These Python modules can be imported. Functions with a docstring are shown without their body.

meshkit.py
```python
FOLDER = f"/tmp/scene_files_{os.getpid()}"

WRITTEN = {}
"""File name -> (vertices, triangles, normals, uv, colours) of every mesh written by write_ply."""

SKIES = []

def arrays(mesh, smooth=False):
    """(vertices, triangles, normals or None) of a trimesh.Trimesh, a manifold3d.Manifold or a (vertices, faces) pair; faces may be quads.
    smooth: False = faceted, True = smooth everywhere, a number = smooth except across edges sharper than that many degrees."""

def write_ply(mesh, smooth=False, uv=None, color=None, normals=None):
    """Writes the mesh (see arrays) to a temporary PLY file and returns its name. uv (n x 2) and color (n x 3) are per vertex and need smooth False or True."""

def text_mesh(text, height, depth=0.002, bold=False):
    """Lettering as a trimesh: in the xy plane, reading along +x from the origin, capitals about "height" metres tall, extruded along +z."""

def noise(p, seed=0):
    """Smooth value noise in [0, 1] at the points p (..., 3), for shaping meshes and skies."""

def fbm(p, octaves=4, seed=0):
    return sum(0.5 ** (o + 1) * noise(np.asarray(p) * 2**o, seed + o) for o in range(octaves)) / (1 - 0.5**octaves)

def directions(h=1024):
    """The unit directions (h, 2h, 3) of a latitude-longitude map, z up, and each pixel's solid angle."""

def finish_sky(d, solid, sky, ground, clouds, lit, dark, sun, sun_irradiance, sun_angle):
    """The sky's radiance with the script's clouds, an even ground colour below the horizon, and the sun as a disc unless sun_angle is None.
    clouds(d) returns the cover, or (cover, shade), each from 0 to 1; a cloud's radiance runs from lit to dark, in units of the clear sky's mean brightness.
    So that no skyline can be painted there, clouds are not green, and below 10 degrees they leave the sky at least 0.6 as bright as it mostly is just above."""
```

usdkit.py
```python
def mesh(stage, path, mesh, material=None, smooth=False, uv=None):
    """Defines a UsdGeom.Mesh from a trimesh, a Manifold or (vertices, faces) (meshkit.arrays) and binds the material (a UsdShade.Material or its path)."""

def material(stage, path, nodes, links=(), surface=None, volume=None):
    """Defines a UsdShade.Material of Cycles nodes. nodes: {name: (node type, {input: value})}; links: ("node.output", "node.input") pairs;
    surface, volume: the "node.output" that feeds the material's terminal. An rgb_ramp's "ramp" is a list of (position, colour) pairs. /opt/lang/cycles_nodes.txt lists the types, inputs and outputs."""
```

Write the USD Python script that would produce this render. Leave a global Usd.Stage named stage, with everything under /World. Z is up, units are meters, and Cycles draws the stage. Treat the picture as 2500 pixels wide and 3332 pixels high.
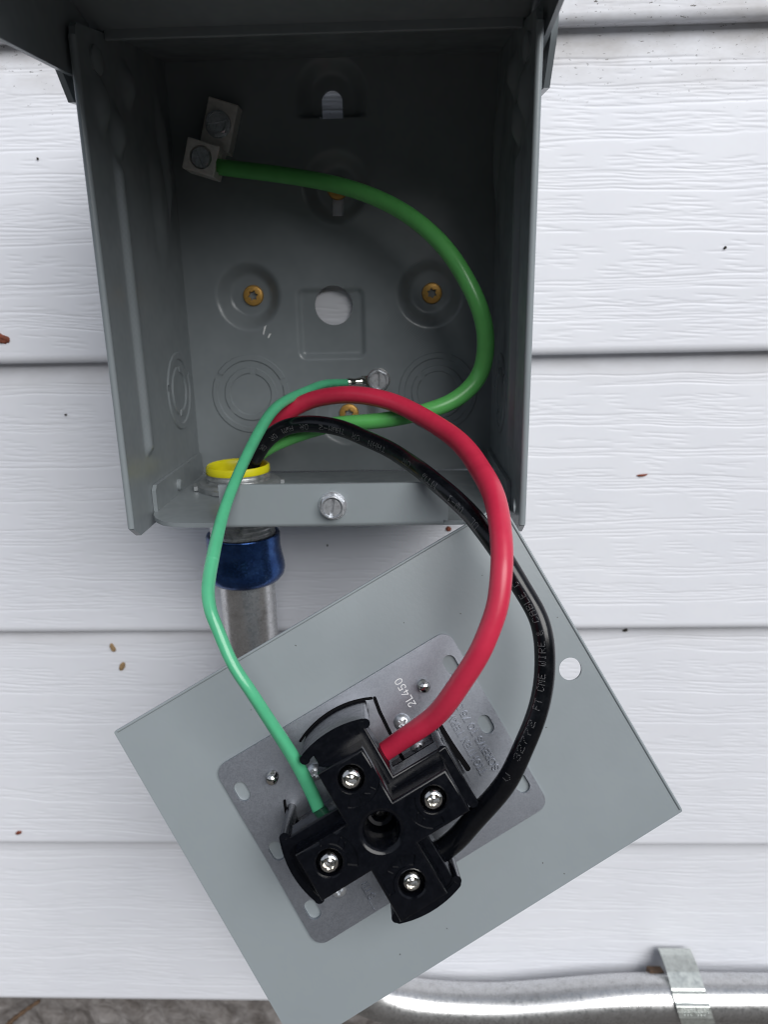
import math
import numpy as np
import trimesh
import manifold3d as m3
import shapely.geometry as sg
import usdkit
import meshkit
from pxr import Usd, UsdGeom, UsdLux, UsdShade, Gf, Sdf

stage = Usd.Stage.CreateInMemory()
UsdGeom.SetStageUpAxis(stage, UsdGeom.Tokens.z)
UsdGeom.SetStageMetersPerUnit(stage, 1.0)
UsdGeom.Xform.Define(stage, '/World')
UsdGeom.Scope.Define(stage, '/World/Looks')

# ------------------------------------------------------------------ camera
# x runs along the wall, y into it (the siding's butt edges lie at y = 0), z is up.
Z0 = 0.52                       # height of the camera above the ground
cam = UsdGeom.Camera.Define(stage, '/World/camera')
RIGHT = (0.999523551, 0.024614579, -0.018622388)
UP = (0.011153271, 0.274539599, 0.961511109)
FWD = (-0.028779774, 0.961260699, -0.274134262)
cam.AddTransformOp().Set(Gf.Matrix4d(*RIGHT, 0, *UP, 0, -FWD[0], -FWD[1], -FWD[2], 0, 0.0, -0.3177367, Z0, 1))
cam.CreateHorizontalApertureAttr(7.36)
cam.CreateVerticalApertureAttr(7.36 * 1024 / 769)
cam.CreateFocalLengthAttr(7.36 * 2329.834 / 2500)
cam.CreateClippingRangeAttr(Gf.Vec2f(0.02, 500))
cam.CreateFStopAttr(3.4)
cam.CreateFocusDistanceAttr(0.235)
EXPOSURE = 1.12
cam.CreateExposureAttr(EXPOSURE)

# ------------------------------------------------------------------ sky and sun (bright overcast)
SUN = np.array([0.55, -1.0, 0.72]); SUN /= np.linalg.norm(SUN)
ELEV, ROT = math.asin(SUN[2]), math.atan2(SUN[0], SUN[1])
usdkit.material(stage, '/World/Looks/sky_look', {
    'sky': ('sky_texture', {'sky_type': 'single_scattering', 'sun_disc': False, 'sun_elevation': ELEV, 'sun_rotation': ROT, 'aerosol_density': 1.5}),
    'tc': ('texture_coordinate', {}),
    'n': ('noise_texture', {'scale': 2.2, 'detail': 5.0, 'roughness': 0.55}),
    'cover': ('rgb_ramp', {'ramp': [(0.30, (0.80, 0.80, 0.80)), (0.62, (1, 1, 1))]}),
    'tone': ('rgb_ramp', {'ramp': [(0.30, (2.9, 3.25, 3.95)), (0.65, (3.95, 4.32, 5.05))]}),
    'mix': ('mix', {}),
    'bg': ('background_shader', {'strength': 0.05})},
    [('tc.generated', 'n.vector'), ('n.fac', 'cover.fac'), ('n.fac', 'tone.fac'), ('cover.color', 'mix.fac'), ('sky.color', 'mix.color1'),
     ('tone.color', 'mix.color2'), ('mix.color', 'bg.color')], surface='bg.background')
dome = UsdLux.DomeLight.Define(stage, '/World/sky')
UsdShade.MaterialBindingAPI.Apply(dome.GetPrim()).Bind(UsdShade.Material.Get(stage, '/World/Looks/sky_look'))
dome.GetPrim().SetCustomDataByKey('kind', 'structure')
sun = UsdLux.DistantLight.Define(stage, '/World/sun')
sun.CreateIntensityAttr(0.40); sun.CreateAngleAttr(46.0); sun.CreateNormalizeAttr(True)
sun.CreateColorAttr(Gf.Vec3f(1.0, 0.99, 0.975))
zax = Gf.Vec3d(*SUN); xax = Gf.Cross(Gf.Vec3d(0, 0, 1), zax).GetNormalized(); yax = Gf.Cross(zax, xax)
sun.AddTransformOp().Set(Gf.Matrix4d(*xax, 0, *yax, 0, *zax, 0, 0, 0, 5, 1))

# ------------------------------------------------------------------ helpers (all lengths in millimetres, wall frame)
USED = {}
def free(path):
    n = USED.get(path, 0); USED[path] = n + 1
    return path if n == 0 else '%s_%03d' % (path, n)

def thing(name, label, cat, base=(0, 0, 0), group=None, axes=None):
    """An Xform at the thing's base. axes: three unit vectors of a tilted thing's own frame."""
    x = UsdGeom.Xform.Define(stage, free('/World/' + name))
    b = (base[0] / 1000, base[1] / 1000, base[2] / 1000 + Z0)
    if axes is None:
        x.AddTranslateOp().Set(Gf.Vec3d(*b))
    else:
        x.AddTransformOp().Set(Gf.Matrix4d(*axes[0], 0, *axes[1], 0, *axes[2], 0, *b, 1))
    p = x.GetPrim()
    p.SetCustomDataByKey('label', label); p.SetCustomDataByKey('category', cat)
    if group: p.SetCustomDataByKey('group', group)
    return dict(path=str(p.GetPath()), base=np.zeros(3) if axes is not None else np.array(base, float), prim=p)

def tri(m):
    if hasattr(m, 'to_mesh'):
        k = m.to_mesh()
        return trimesh.Trimesh(np.array(k.vert_properties[:, :3]), np.array(k.tri_verts), process=False)
    return m

def part(parent, name, mesh, mat, smooth=32, label=None):
    """One Mesh prim under a thing or a part; the mesh is given in the thing's frame (millimetres)."""
    t = tri(mesh)
    v = (np.asarray(t.vertices, float) - parent['base']) / 1000
    path = free(parent['path'] + '/' + name)
    g = usdkit.mesh(stage, path, (v, np.asarray(t.faces)), LOOK[mat], smooth=smooth)
    if label: g.GetPrim().SetCustomDataByKey('label', label)
    return dict(path=path, base=parent['base'], prim=g.GetPrim())

def stuff(p): p['prim'].SetCustomDataByKey('kind', 'stuff')

M = m3.Manifold
def cs(poly):
    polys = poly if isinstance(poly[0][0], (list, tuple, np.ndarray)) else [poly]
    return m3.CrossSection([np.array(p, float) for p in polys], m3.FillRule.EvenOdd)
def shp(g):
    """CrossSection of a shapely polygon or multipolygon."""
    out = []
    for q in getattr(g, 'geoms', [g]):
        out.append(np.array(q.exterior.coords[:-1])); out += [np.array(r.coords[:-1]) for r in q.interiors]
    return m3.CrossSection(out, m3.FillRule.EvenOdd)
def hull(pts): return M.hull_points(np.array(pts, float))
def block(x0, x1, y0, y1, z0, z1, r=0.0, n=10):
    if r <= 0: return M.cube([x1 - x0, y1 - y0, z1 - z0]).translate([x0, y0, z0])
    s = np.array(trimesh.creation.icosphere(2, r).vertices)
    return hull(np.vstack([s + [x, y, z] for x in (x0 + r, x1 - r) for y in (y0 + r, y1 - r) for z in (z0 + r, z1 - r)]))
def cyl(r, h, r2=None, n=40): return M.cylinder(h, r, r if r2 is None else r2, n)
def union(*a): return M.batch_boolean(list(a), m3.OpType.Add)
def lathe(profile, n=48):
    """Solid of revolution about z of a closed (r, z) polygon."""
    return m3.CrossSection([np.array(profile, float)], m3.FillRule.EvenOdd).revolve(n)
def mat4(m, rows, t=(0, 0, 0)):
    return m.transform(np.array([[*rows[0], t[0]], [*rows[1], t[1]], [*rows[2], t[2]]], float))
def to_view(m, at=(0, 0, 0)):
    """A solid built upwards along z, turned so that its top faces out of the wall (-y): (x, y, z) -> (x, -z, y)."""
    return mat4(m, [[1, 0, 0], [0, 0, -1], [0, 1, 0]], at)
def to_x(m, at=(0, 0, 0)):
    """A plate drawn in (y, z) and extruded: its thickness runs along +x."""
    return mat4(m, [[0, 0, 1], [1, 0, 0], [0, 1, 0]], at)
def rot(m, deg): return m.rotate([0, 0, deg])
def circ(x, y, r, n=36): return [(x + r * math.cos(2 * math.pi * k / n), y + r * math.sin(2 * math.pi * k / n)) for k in range(n)]
def smooth01(t): t = np.clip(t, 0, 1); return t * t * (3 - 2 * t)

def spline(P, step=1.0):
    """Dense Catmull-Rom style curve through rows of P (any columns); also the parameter of each sample."""
    from scipy.interpolate import CubicSpline
    P = np.asarray(P, float)
    d = np.r_[0, np.cumsum(np.sqrt(np.linalg.norm(np.diff(P[:, :3], axis=0), axis=1)))]
    f = CubicSpline(d, P)
    L = np.linalg.norm(np.diff(P[:, :3], axis=0), axis=1).sum()
    t = np.linspace(0, d[-1], int(L / step) + 2)
    return f(t), np.interp(t, d, np.arange(len(P)))

def sheet(poly, step, thick):
    """Evenly triangulated flat sheet of a shapely polygon: drawn in (a, b), thickness downwards from 0."""
    from scipy.spatial import Delaunay
    x0, y0, x1, y1 = poly.bounds
    ga, gb = np.meshgrid(np.arange(x0 + step / 2, x1, step), np.arange(y0 + step / 2, y1, step))
    ga[1::2] += step / 2
    grid = np.c_[ga.ravel(), gb.ravel()]
    import shapely
    grid = grid[shapely.contains_xy(poly.buffer(-0.45 * step), grid[:, 0], grid[:, 1])]
    loops = []
    for rg in [poly.exterior, *poly.interiors]:
        n = max(int(rg.length / step), 12)
        pts = [rg.interpolate(t) for t in np.linspace(0, rg.length, n, endpoint=False)]
        loops.append(np.array([(p.x, p.y) for p in pts] + list(rg.coords)[:-1]))
        d = [rg.project(sg.Point(*p)) for p in loops[-1]]
        o = np.argsort(d); loops[-1] = loops[-1][o]
        keep = np.r_[True, np.linalg.norm(np.diff(loops[-1], axis=0), axis=1) > 1e-3]; loops[-1] = loops[-1][keep]
    P = np.vstack([grid] + loops)
    tr = Delaunay(P).simplices
    c = P[tr].mean(1)
    e1, e2 = P[tr[:, 1]] - P[tr[:, 0]], P[tr[:, 2]] - P[tr[:, 0]]
    area = e1[:, 0] * e2[:, 1] - e1[:, 1] * e2[:, 0]
    ok = shapely.contains_xy(poly, c[:, 0], c[:, 1]) & (np.abs(area) > 1e-6)
    tr = tr[ok]; flip = area[ok] < 0; tr[flip] = tr[flip][:, ::-1]
    n = len(P)
    V = np.vstack([np.c_[P, np.zeros(n)], np.c_[P, np.full(n, -thick)]])
    F = [tr, tr[:, ::-1] + n]
    at = len(grid)
    for k, lp in enumerate(loops):
        i = np.arange(len(lp)) + at; j = np.roll(i, -1); at += len(lp)
        F += [np.stack([i, i + n, j], 1), np.stack([j, i + n, j + n], 1)]
    return trimesh.Trimesh(V, np.vstack(F), process=False)
def vmap(t, f):
    return trimesh.Trimesh(f(np.array(t.vertices)), t.faces, process=False)

def frames(C):
    T = np.gradient(C, axis=0); T /= np.linalg.norm(T, axis=1, keepdims=True)
    N = np.zeros_like(C); a = np.cross(T[0], [0.3, 0.1, 1.0]); N[0] = a / np.linalg.norm(a)
    for i in range(1, len(C)):
        n = N[i - 1] - T[i] * (N[i - 1] @ T[i]); N[i] = n / np.linalg.norm(n)
    return T, N, np.cross(T, N)

def tube(C, R, n=28, wob=None, cap=True):
    """A tube along C of radius R; wob(i, angles) gives a per-vertex factor of the radius."""
    C = np.asarray(C, float); R = np.broadcast_to(R, len(C)); T, N, B = frames(C)
    a = np.arange(n) * 2 * math.pi / n
    V = []
    for i in range(len(C)):
        r = R[i] * (1 if wob is None else wob(i, a))
        r = np.broadcast_to(r, n)[:, None]
        V.append(C[i] + r * (np.cos(a)[:, None] * N[i] + np.sin(a)[:, None] * B[i]))
    V = np.vstack(V + [C[:1], C[-1:]])
    F = []
    for i in range(len(C) - 1):
        for k in range(n):
            p, q = i * n + k, i * n + (k + 1) % n
            F += [(p, q, q + n), (p, q + n, p + n)]
    if cap:
        e = len(C) * n
        for k in range(n):
            F += [(e, (k + 1) % n, k), (e + 1, e - n + k, e - n + (k + 1) % n)]
    else:
        V = V[:-2]
    return trimesh.Trimesh(V, np.array(F), process=False)

# ------------------------------------------------------------------ materials (surface colours)
LOOK = {}
def look(name, nodes, links, surface='p.BSDF'):
    LOOK[name] = usdkit.material(stage, '/World/Looks/' + name, nodes, links, surface=surface)

def simple(name, base, rough, metallic=0.0, spec=0.5, var=0.12, vscale=180.0, bump=0.0, bscale=1500.0, rvar=0.1, coat=0.0, stretch=(1, 1, 1)):
    """A principled surface whose tone and gloss vary a little with a noise, and whose finish has a fine relief."""
    c = np.array(base)
    nodes = {
        'g': ('geometry', {}),
        'm': ('mapping', {'scale': stretch}),
        'n': ('noise_texture', {'scale': vscale, 'detail': 4.0, 'roughness': 0.6}),
        'r': ('rgb_ramp', {'ramp': [(0.3, tuple(c * (1 - var))), (0.7, tuple(np.minimum(c * (1 + var), 1)))]}),
        'q': ('map_range', {'from_min': 0.3, 'from_max': 0.7, 'to_min': max(rough - rvar, 0.02), 'to_max': min(rough + rvar, 1)}),
        'p': ('principled_bsdf', {'metallic': metallic, 'specular_ior_level': spec, 'coat_weight': coat, 'coat_roughness': 0.12})}
    links = [('g.position', 'm.vector'), ('m.vector', 'n.vector'), ('n.fac', 'r.fac'), ('r.color', 'p.base_color'), ('n.fac', 'q.value'), ('q.result', 'p.roughness')]
    if bump:
        nodes['n2'] = ('noise_texture', {'scale': bscale, 'detail': 2.0})
        nodes['b'] = ('bump', {'strength': 1.0, 'distance': bump})
        links += [('m.vector', 'n2.vector'), ('n2.fac', 'b.height'), ('b.normal', 'p.normal')]
    look(name, nodes, links)

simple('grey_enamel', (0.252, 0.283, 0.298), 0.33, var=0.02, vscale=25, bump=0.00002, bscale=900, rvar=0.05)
simple('grey_enamel_shaded', (0.222, 0.248, 0.262), 0.28, var=0.05, vscale=45, bump=0.00002, bscale=900, rvar=0.06)  # same enamel toned darker: the box's shade is put into the colour
simple('black_plastic', (0.0035, 0.004, 0.006), 0.17, spec=0.28, var=0.2, vscale=400, bump=0.00001, bscale=3000, rvar=0.06)
simple('red_insulation', (0.56, 0.026, 0.066), 0.33, var=0.06, vscale=90, rvar=0.06, bump=0.00002, bscale=500)
simple('green_insulation', (0.115, 0.46, 0.115), 0.30, var=0.05, vscale=90, rvar=0.06)
simple('sea_green_insulation', (0.085, 0.43, 0.225), 0.22, var=0.06, vscale=120, rvar=0.06, bump=0.00004, bscale=350)
simple('black_insulation', (0.003, 0.0035, 0.005), 0.20, spec=0.4, var=0.2, vscale=300, rvar=0.06)
simple('white_print', (0.80, 0.80, 0.80), 0.6, var=0.1)
simple('grey_wire_print', (0.33, 0.33, 0.34), 0.6, var=0.3, vscale=3000)
simple('bright_screw', (0.72, 0.70, 0.66), 0.16, metallic=1.0, var=0.06, vscale=900, rvar=0.06)
simple('zinc_screw', (0.66, 0.68, 0.71), 0.36, metallic=0.8, var=0.08, vscale=700, bump=0.000004, bscale=2200, rvar=0.05)
simple('black_oxide_screw', (0.03, 0.03, 0.032), 0.25, metallic=0.6, var=0.1)
simple('tin_lug', (0.74, 0.71, 0.67), 0.5, metallic=0.3, var=0.1, vscale=700, bump=0.00002, bscale=3000)
simple('brass_screw', (0.60, 0.34, 0.085), 0.42, metallic=0.55, var=0.14, vscale=900)
simple('yellow_plastic', (0.74, 0.68, 0.01), 0.4, var=0.05)
simple('cast_zinc', (0.60, 0.61, 0.61), 0.36, metallic=0.9, var=0.15, vscale=300, bump=0.00001, bscale=1500)
simple('dull_zinc', (0.34, 0.36, 0.37), 0.5, metallic=0.7, var=0.15, vscale=300)
simple('dark_rubber', (0.004, 0.004, 0.005), 0.8, spec=0.1, var=0.2)
simple('strap_steel', (0.60, 0.63, 0.60), 0.33, metallic=0.75, var=0.08, vscale=300, rvar=0.08)
simple('rust', (0.20, 0.055, 0.03), 0.8, var=0.35, vscale=700)
simple('dry_leaf', (0.30, 0.20, 0.10), 0.8, var=0.4, vscale=700)
simple('dark_speck', (0.045, 0.04, 0.033), 0.9, var=0.3, vscale=900)
simple('bark', (0.10, 0.06, 0.035), 0.9, var=0.4, vscale=600, bump=0.0003, bscale=600)

# galvanised sheet: spangle of pale and dark grains with rubbed streaks
look('galvanised_sheet', {
    'g': ('geometry', {}),
    'v': ('voronoi_texture', {'scale': 2600.0, 'detail': 0.0}),
    'n': ('noise_texture', {'scale': 130.0, 'detail': 5.0, 'roughness': 0.65}),
    'n3': ('rgb_to_bw', {}),
    'r': ('rgb_ramp', {'ramp': [(0.28, (0.33, 0.35, 0.395)), (0.55, (0.35, 0.37, 0.415)), (0.75, (0.37, 0.39, 0.435))]}),
    'r3': ('rgb_ramp', {'ramp': [(0.2, (0.91, 0.91, 0.91)), (0.8, (1.0, 1.0, 1.0))]}),
    'mx': ('mix', {'mix_type': 'multiply', 'fac': 1.0}),
    'q': ('map_range', {'from_min': 0.3, 'from_max': 0.7, 'to_min': 0.385, 'to_max': 0.415}),
    'b': ('bump', {'strength': 0.2, 'distance': 0.000002}),
    'p': ('principled_bsdf', {'metallic': 0.92})},
    [('g.position', 'n.vector'), ('g.position', 'v.vector'), ('v.color', 'n3.color'), ('n.fac', 'r.fac'), ('n3.val', 'r3.fac'), ('r.color', 'mx.color1'), ('r3.color', 'mx.color2'),
     ('mx.color', 'p.base_color'), ('n3.val', 'q.value'), ('q.result', 'p.roughness'), ('n3.val', 'b.height'), ('b.normal', 'p.normal')])

# conduit: bright galvanised tube with dull patches and drawn lines
look('conduit_steel', {
    'g': ('geometry', {}),
    'n': ('noise_texture', {'scale': 210.0, 'detail': 6.0, 'roughness': 0.7}),
    'n2': ('noise_texture', {'scale': 520.0, 'detail': 5.0, 'roughness': 0.7, 'distortion': 0.8}),
    'r2': ('rgb_ramp', {'ramp': [(0.30, (0.45, 0.44, 0.43)), (0.42, (1, 1, 1))]}),
    'mu': ('mix', {'mix_type': 'multiply', 'fac': 1.0}),
    'r': ('rgb_ramp', {'ramp': [(0.30, (0.47, 0.465, 0.46)), (0.46, (0.60, 0.60, 0.60)), (0.8, (0.68, 0.68, 0.68))]}),
    'q': ('map_range', {'from_min': 0.3, 'from_max': 0.7, 'to_min': 0.42, 'to_max': 0.20}),
    'b': ('bump', {'strength': 0.4, 'distance': 0.000015}),
    'p': ('principled_bsdf', {'metallic': 0.95})},
    [('g.position', 'n.vector'), ('g.position', 'n2.vector'), ('n.fac', 'r.fac'), ('n2.fac', 'r2.fac'), ('r.color', 'mu.color1'), ('r2.color', 'mu.color2'),
     ('mu.color', 'p.base_color'), ('n2.fac', 'q.value'), ('q.result', 'p.roughness'), ('n2.fac', 'b.height'), ('b.normal', 'p.normal')])

# blue-plated compression nut with scuffs down to the zinc
look('blue_plated_zinc', {
    'g': ('geometry', {}),
    'n': ('noise_texture', {'scale': 190.0, 'detail': 6.0, 'roughness': 0.65}),
    'n2': ('noise_texture', {'scale': 1100.0, 'detail': 3.0}),
    'r': ('rgb_ramp', {'ramp': [(0.30, (0.022, 0.050, 0.15)), (0.50, (0.030, 0.075, 0.22)), (0.67, (0.05, 0.115, 0.29)), (0.70, (0.40, 0.42, 0.46))]}),
    'q': ('map_range', {'from_min': 0.3, 'from_max': 0.7, 'to_min': 0.14, 'to_max': 0.26}),
    'b': ('bump', {'strength': 0.7, 'distance': 0.00005}),
    'p': ('principled_bsdf', {'metallic': 0.9})},
    [('g.position', 'n.vector'), ('g.position', 'n2.vector'), ('n.fac', 'r.fac'), ('r.color', 'p.base_color'), ('n2.fac', 'q.value'), ('q.result', 'p.roughness'),
     ('n2.fac', 'b.height'), ('b.normal', 'p.normal')])

# white vinyl with faint grime and scattered dark flecks, thickest under the top course's butt edge
look('white_vinyl', {
    'g': ('geometry', {}),
    'n': ('noise_texture', {'scale': 14.0, 'detail': 5.0, 'roughness': 0.6}),
    'r': ('rgb_ramp', {'ramp': [(0.35, (0.735, 0.748, 0.795)), (0.65, (0.775, 0.787, 0.83))]}),
    'ms': ('mapping', {'scale': (0.45, 1.0, 1.0)}),
    'f': ('noise_texture', {'scale': 900.0, 'detail': 3.0, 'roughness': 0.7}),
    'fr': ('rgb_ramp', {'ramp': [(0.64, (0, 0, 0)), (0.70, (1, 1, 1))]}),
    'sx': ('separate_xyz', {}),
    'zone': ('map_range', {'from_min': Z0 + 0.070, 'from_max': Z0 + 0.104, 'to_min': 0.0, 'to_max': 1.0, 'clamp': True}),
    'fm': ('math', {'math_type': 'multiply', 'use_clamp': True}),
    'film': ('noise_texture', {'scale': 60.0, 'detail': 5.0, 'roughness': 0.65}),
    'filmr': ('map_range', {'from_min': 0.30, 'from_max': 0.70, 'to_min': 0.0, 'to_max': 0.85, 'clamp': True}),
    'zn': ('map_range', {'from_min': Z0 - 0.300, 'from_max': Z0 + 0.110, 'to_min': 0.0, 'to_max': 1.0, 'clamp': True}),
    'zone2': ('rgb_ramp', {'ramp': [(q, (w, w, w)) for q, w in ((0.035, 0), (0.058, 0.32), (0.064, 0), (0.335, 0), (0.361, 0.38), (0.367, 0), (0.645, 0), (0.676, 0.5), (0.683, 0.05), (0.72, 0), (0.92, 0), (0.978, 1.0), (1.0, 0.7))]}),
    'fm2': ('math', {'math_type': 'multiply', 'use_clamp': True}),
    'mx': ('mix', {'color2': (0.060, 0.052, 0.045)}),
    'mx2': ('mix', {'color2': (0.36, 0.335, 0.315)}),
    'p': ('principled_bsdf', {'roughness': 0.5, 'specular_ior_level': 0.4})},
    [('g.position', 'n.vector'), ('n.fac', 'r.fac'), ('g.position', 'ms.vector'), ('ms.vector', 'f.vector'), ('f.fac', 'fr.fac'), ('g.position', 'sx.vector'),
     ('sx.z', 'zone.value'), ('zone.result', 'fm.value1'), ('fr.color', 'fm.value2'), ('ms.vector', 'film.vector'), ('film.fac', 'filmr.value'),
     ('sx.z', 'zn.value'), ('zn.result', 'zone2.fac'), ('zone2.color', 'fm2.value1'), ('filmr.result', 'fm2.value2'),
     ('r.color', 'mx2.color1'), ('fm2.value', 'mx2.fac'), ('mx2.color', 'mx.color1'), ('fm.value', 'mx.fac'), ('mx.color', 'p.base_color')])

# rough foundation render and soil
look('foundation_render', {
    'g': ('geometry', {}),
    'n': ('noise_texture', {'scale': 95.0, 'detail': 7.0, 'roughness': 0.7, 'distortion': 0.6}),
    'r': ('rgb_ramp', {'ramp': [(0.28, (0.055, 0.045, 0.04)), (0.45, (0.16, 0.145, 0.137)), (0.62, (0.26, 0.243, 0.235)), (0.8, (0.40, 0.385, 0.38))]}),
    'b': ('bump', {'strength': 0.8, 'distance': 0.002}),
    'p': ('principled_bsdf', {'roughness': 0.92, 'specular_ior_level': 0.2})},
    [('g.position', 'n.vector'), ('n.fac', 'r.fac'), ('r.color', 'p.base_color'), ('n.fac', 'b.height'), ('b.normal', 'p.normal')])
simple('added_slope_green', (0.048, 0.060, 0.048), 0.95, spec=0.1, var=0.6, vscale=1.3, bump=0.2, bscale=3.0)  # for the slope added to darken the reflections
look('soil', {
    'g': ('geometry', {}),
    'n': ('noise_texture', {'scale': 9.0, 'detail': 9.0, 'roughness': 0.72}),
    'r': ('rgb_ramp', {'ramp': [(0.3, (0.07, 0.062, 0.055)), (0.5, (0.13, 0.12, 0.11)), (0.7, (0.19, 0.18, 0.168))]}),
    'b': ('bump', {'strength': 0.9, 'distance': 0.02}),
    'p': ('principled_bsdf', {'roughness': 0.95, 'specular_ior_level': 0.15})},
    [('g.position', 'n.vector'), ('n.fac', 'r.fac'), ('r.color', 'p.base_color'), ('n.fac', 'b.height'), ('b.normal', 'p.normal')])

# ================================================================== the setting
g = usdkit.mesh(stage, '/World/ground', (np.array([[-300, -300, 0], [300, -300, 0], [300, 300, 0], [-300, 300, 0.]]), np.array([[0, 1, 2], [0, 2, 3]])), LOOK['soil'])
g.GetPrim().SetCustomDataByKey('kind', 'structure')

# added dark slope behind the camera, unseen: darkens reflections and blocks low sky light
hx, hy = np.meshgrid(np.linspace(-60, 60, 161), np.r_[np.linspace(3.2, 6.0, 24), np.linspace(6.4, 40, 24)])
hz = (1.85 * smooth01((hy - 3.2) / 0.9) + 0.10 * np.clip(hy - 4, 0, 40)) * (0.72 + 0.55 * meshkit.fbm(np.stack([hx / 2.5, hy / 2.5, 0 * hx], -1), 4, 3)) - 0.02
V = np.stack([hx, -hy, hz], -1).reshape(-1, 3); nr, nc = hx.shape; idx = np.arange(nr * nc).reshape(nr, nc)
a, b, c, d = idx[:-1, :-1].ravel(), idx[:-1, 1:].ravel(), idx[1:, 1:].ravel(), idx[1:, :-1].ravel()
g = usdkit.mesh(stage, '/World/added_slope', (V, np.vstack([np.stack([a, d, c], 1), np.stack([a, c, b], 1)])), LOOK['added_slope_green'], smooth=True)
g.GetPrim().SetCustomDataByKey('kind', 'structure')

rng = np.random.default_rng(11)

# ------------------------------------------------------------------ vinyl siding: each course a panel embossed with wood grain
EDGE = [353.1, 228.5, 103.9, -21.0, -151.0, -276.0, -387.4]       # butt edges, from above the frame to the starter course
siding = thing('siding_wall', 'white wood-grain vinyl lap siding covering the house wall behind the grey box', 'siding', (0, 0, -384.8))

def path_noise(x, scale, seed):
    p = np.stack([x / scale, np.full_like(x, seed * 7.31), np.full_like(x, seed * 1.7)], -1)
    return meshkit.fbm(p, 3, seed) - 0.5

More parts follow.
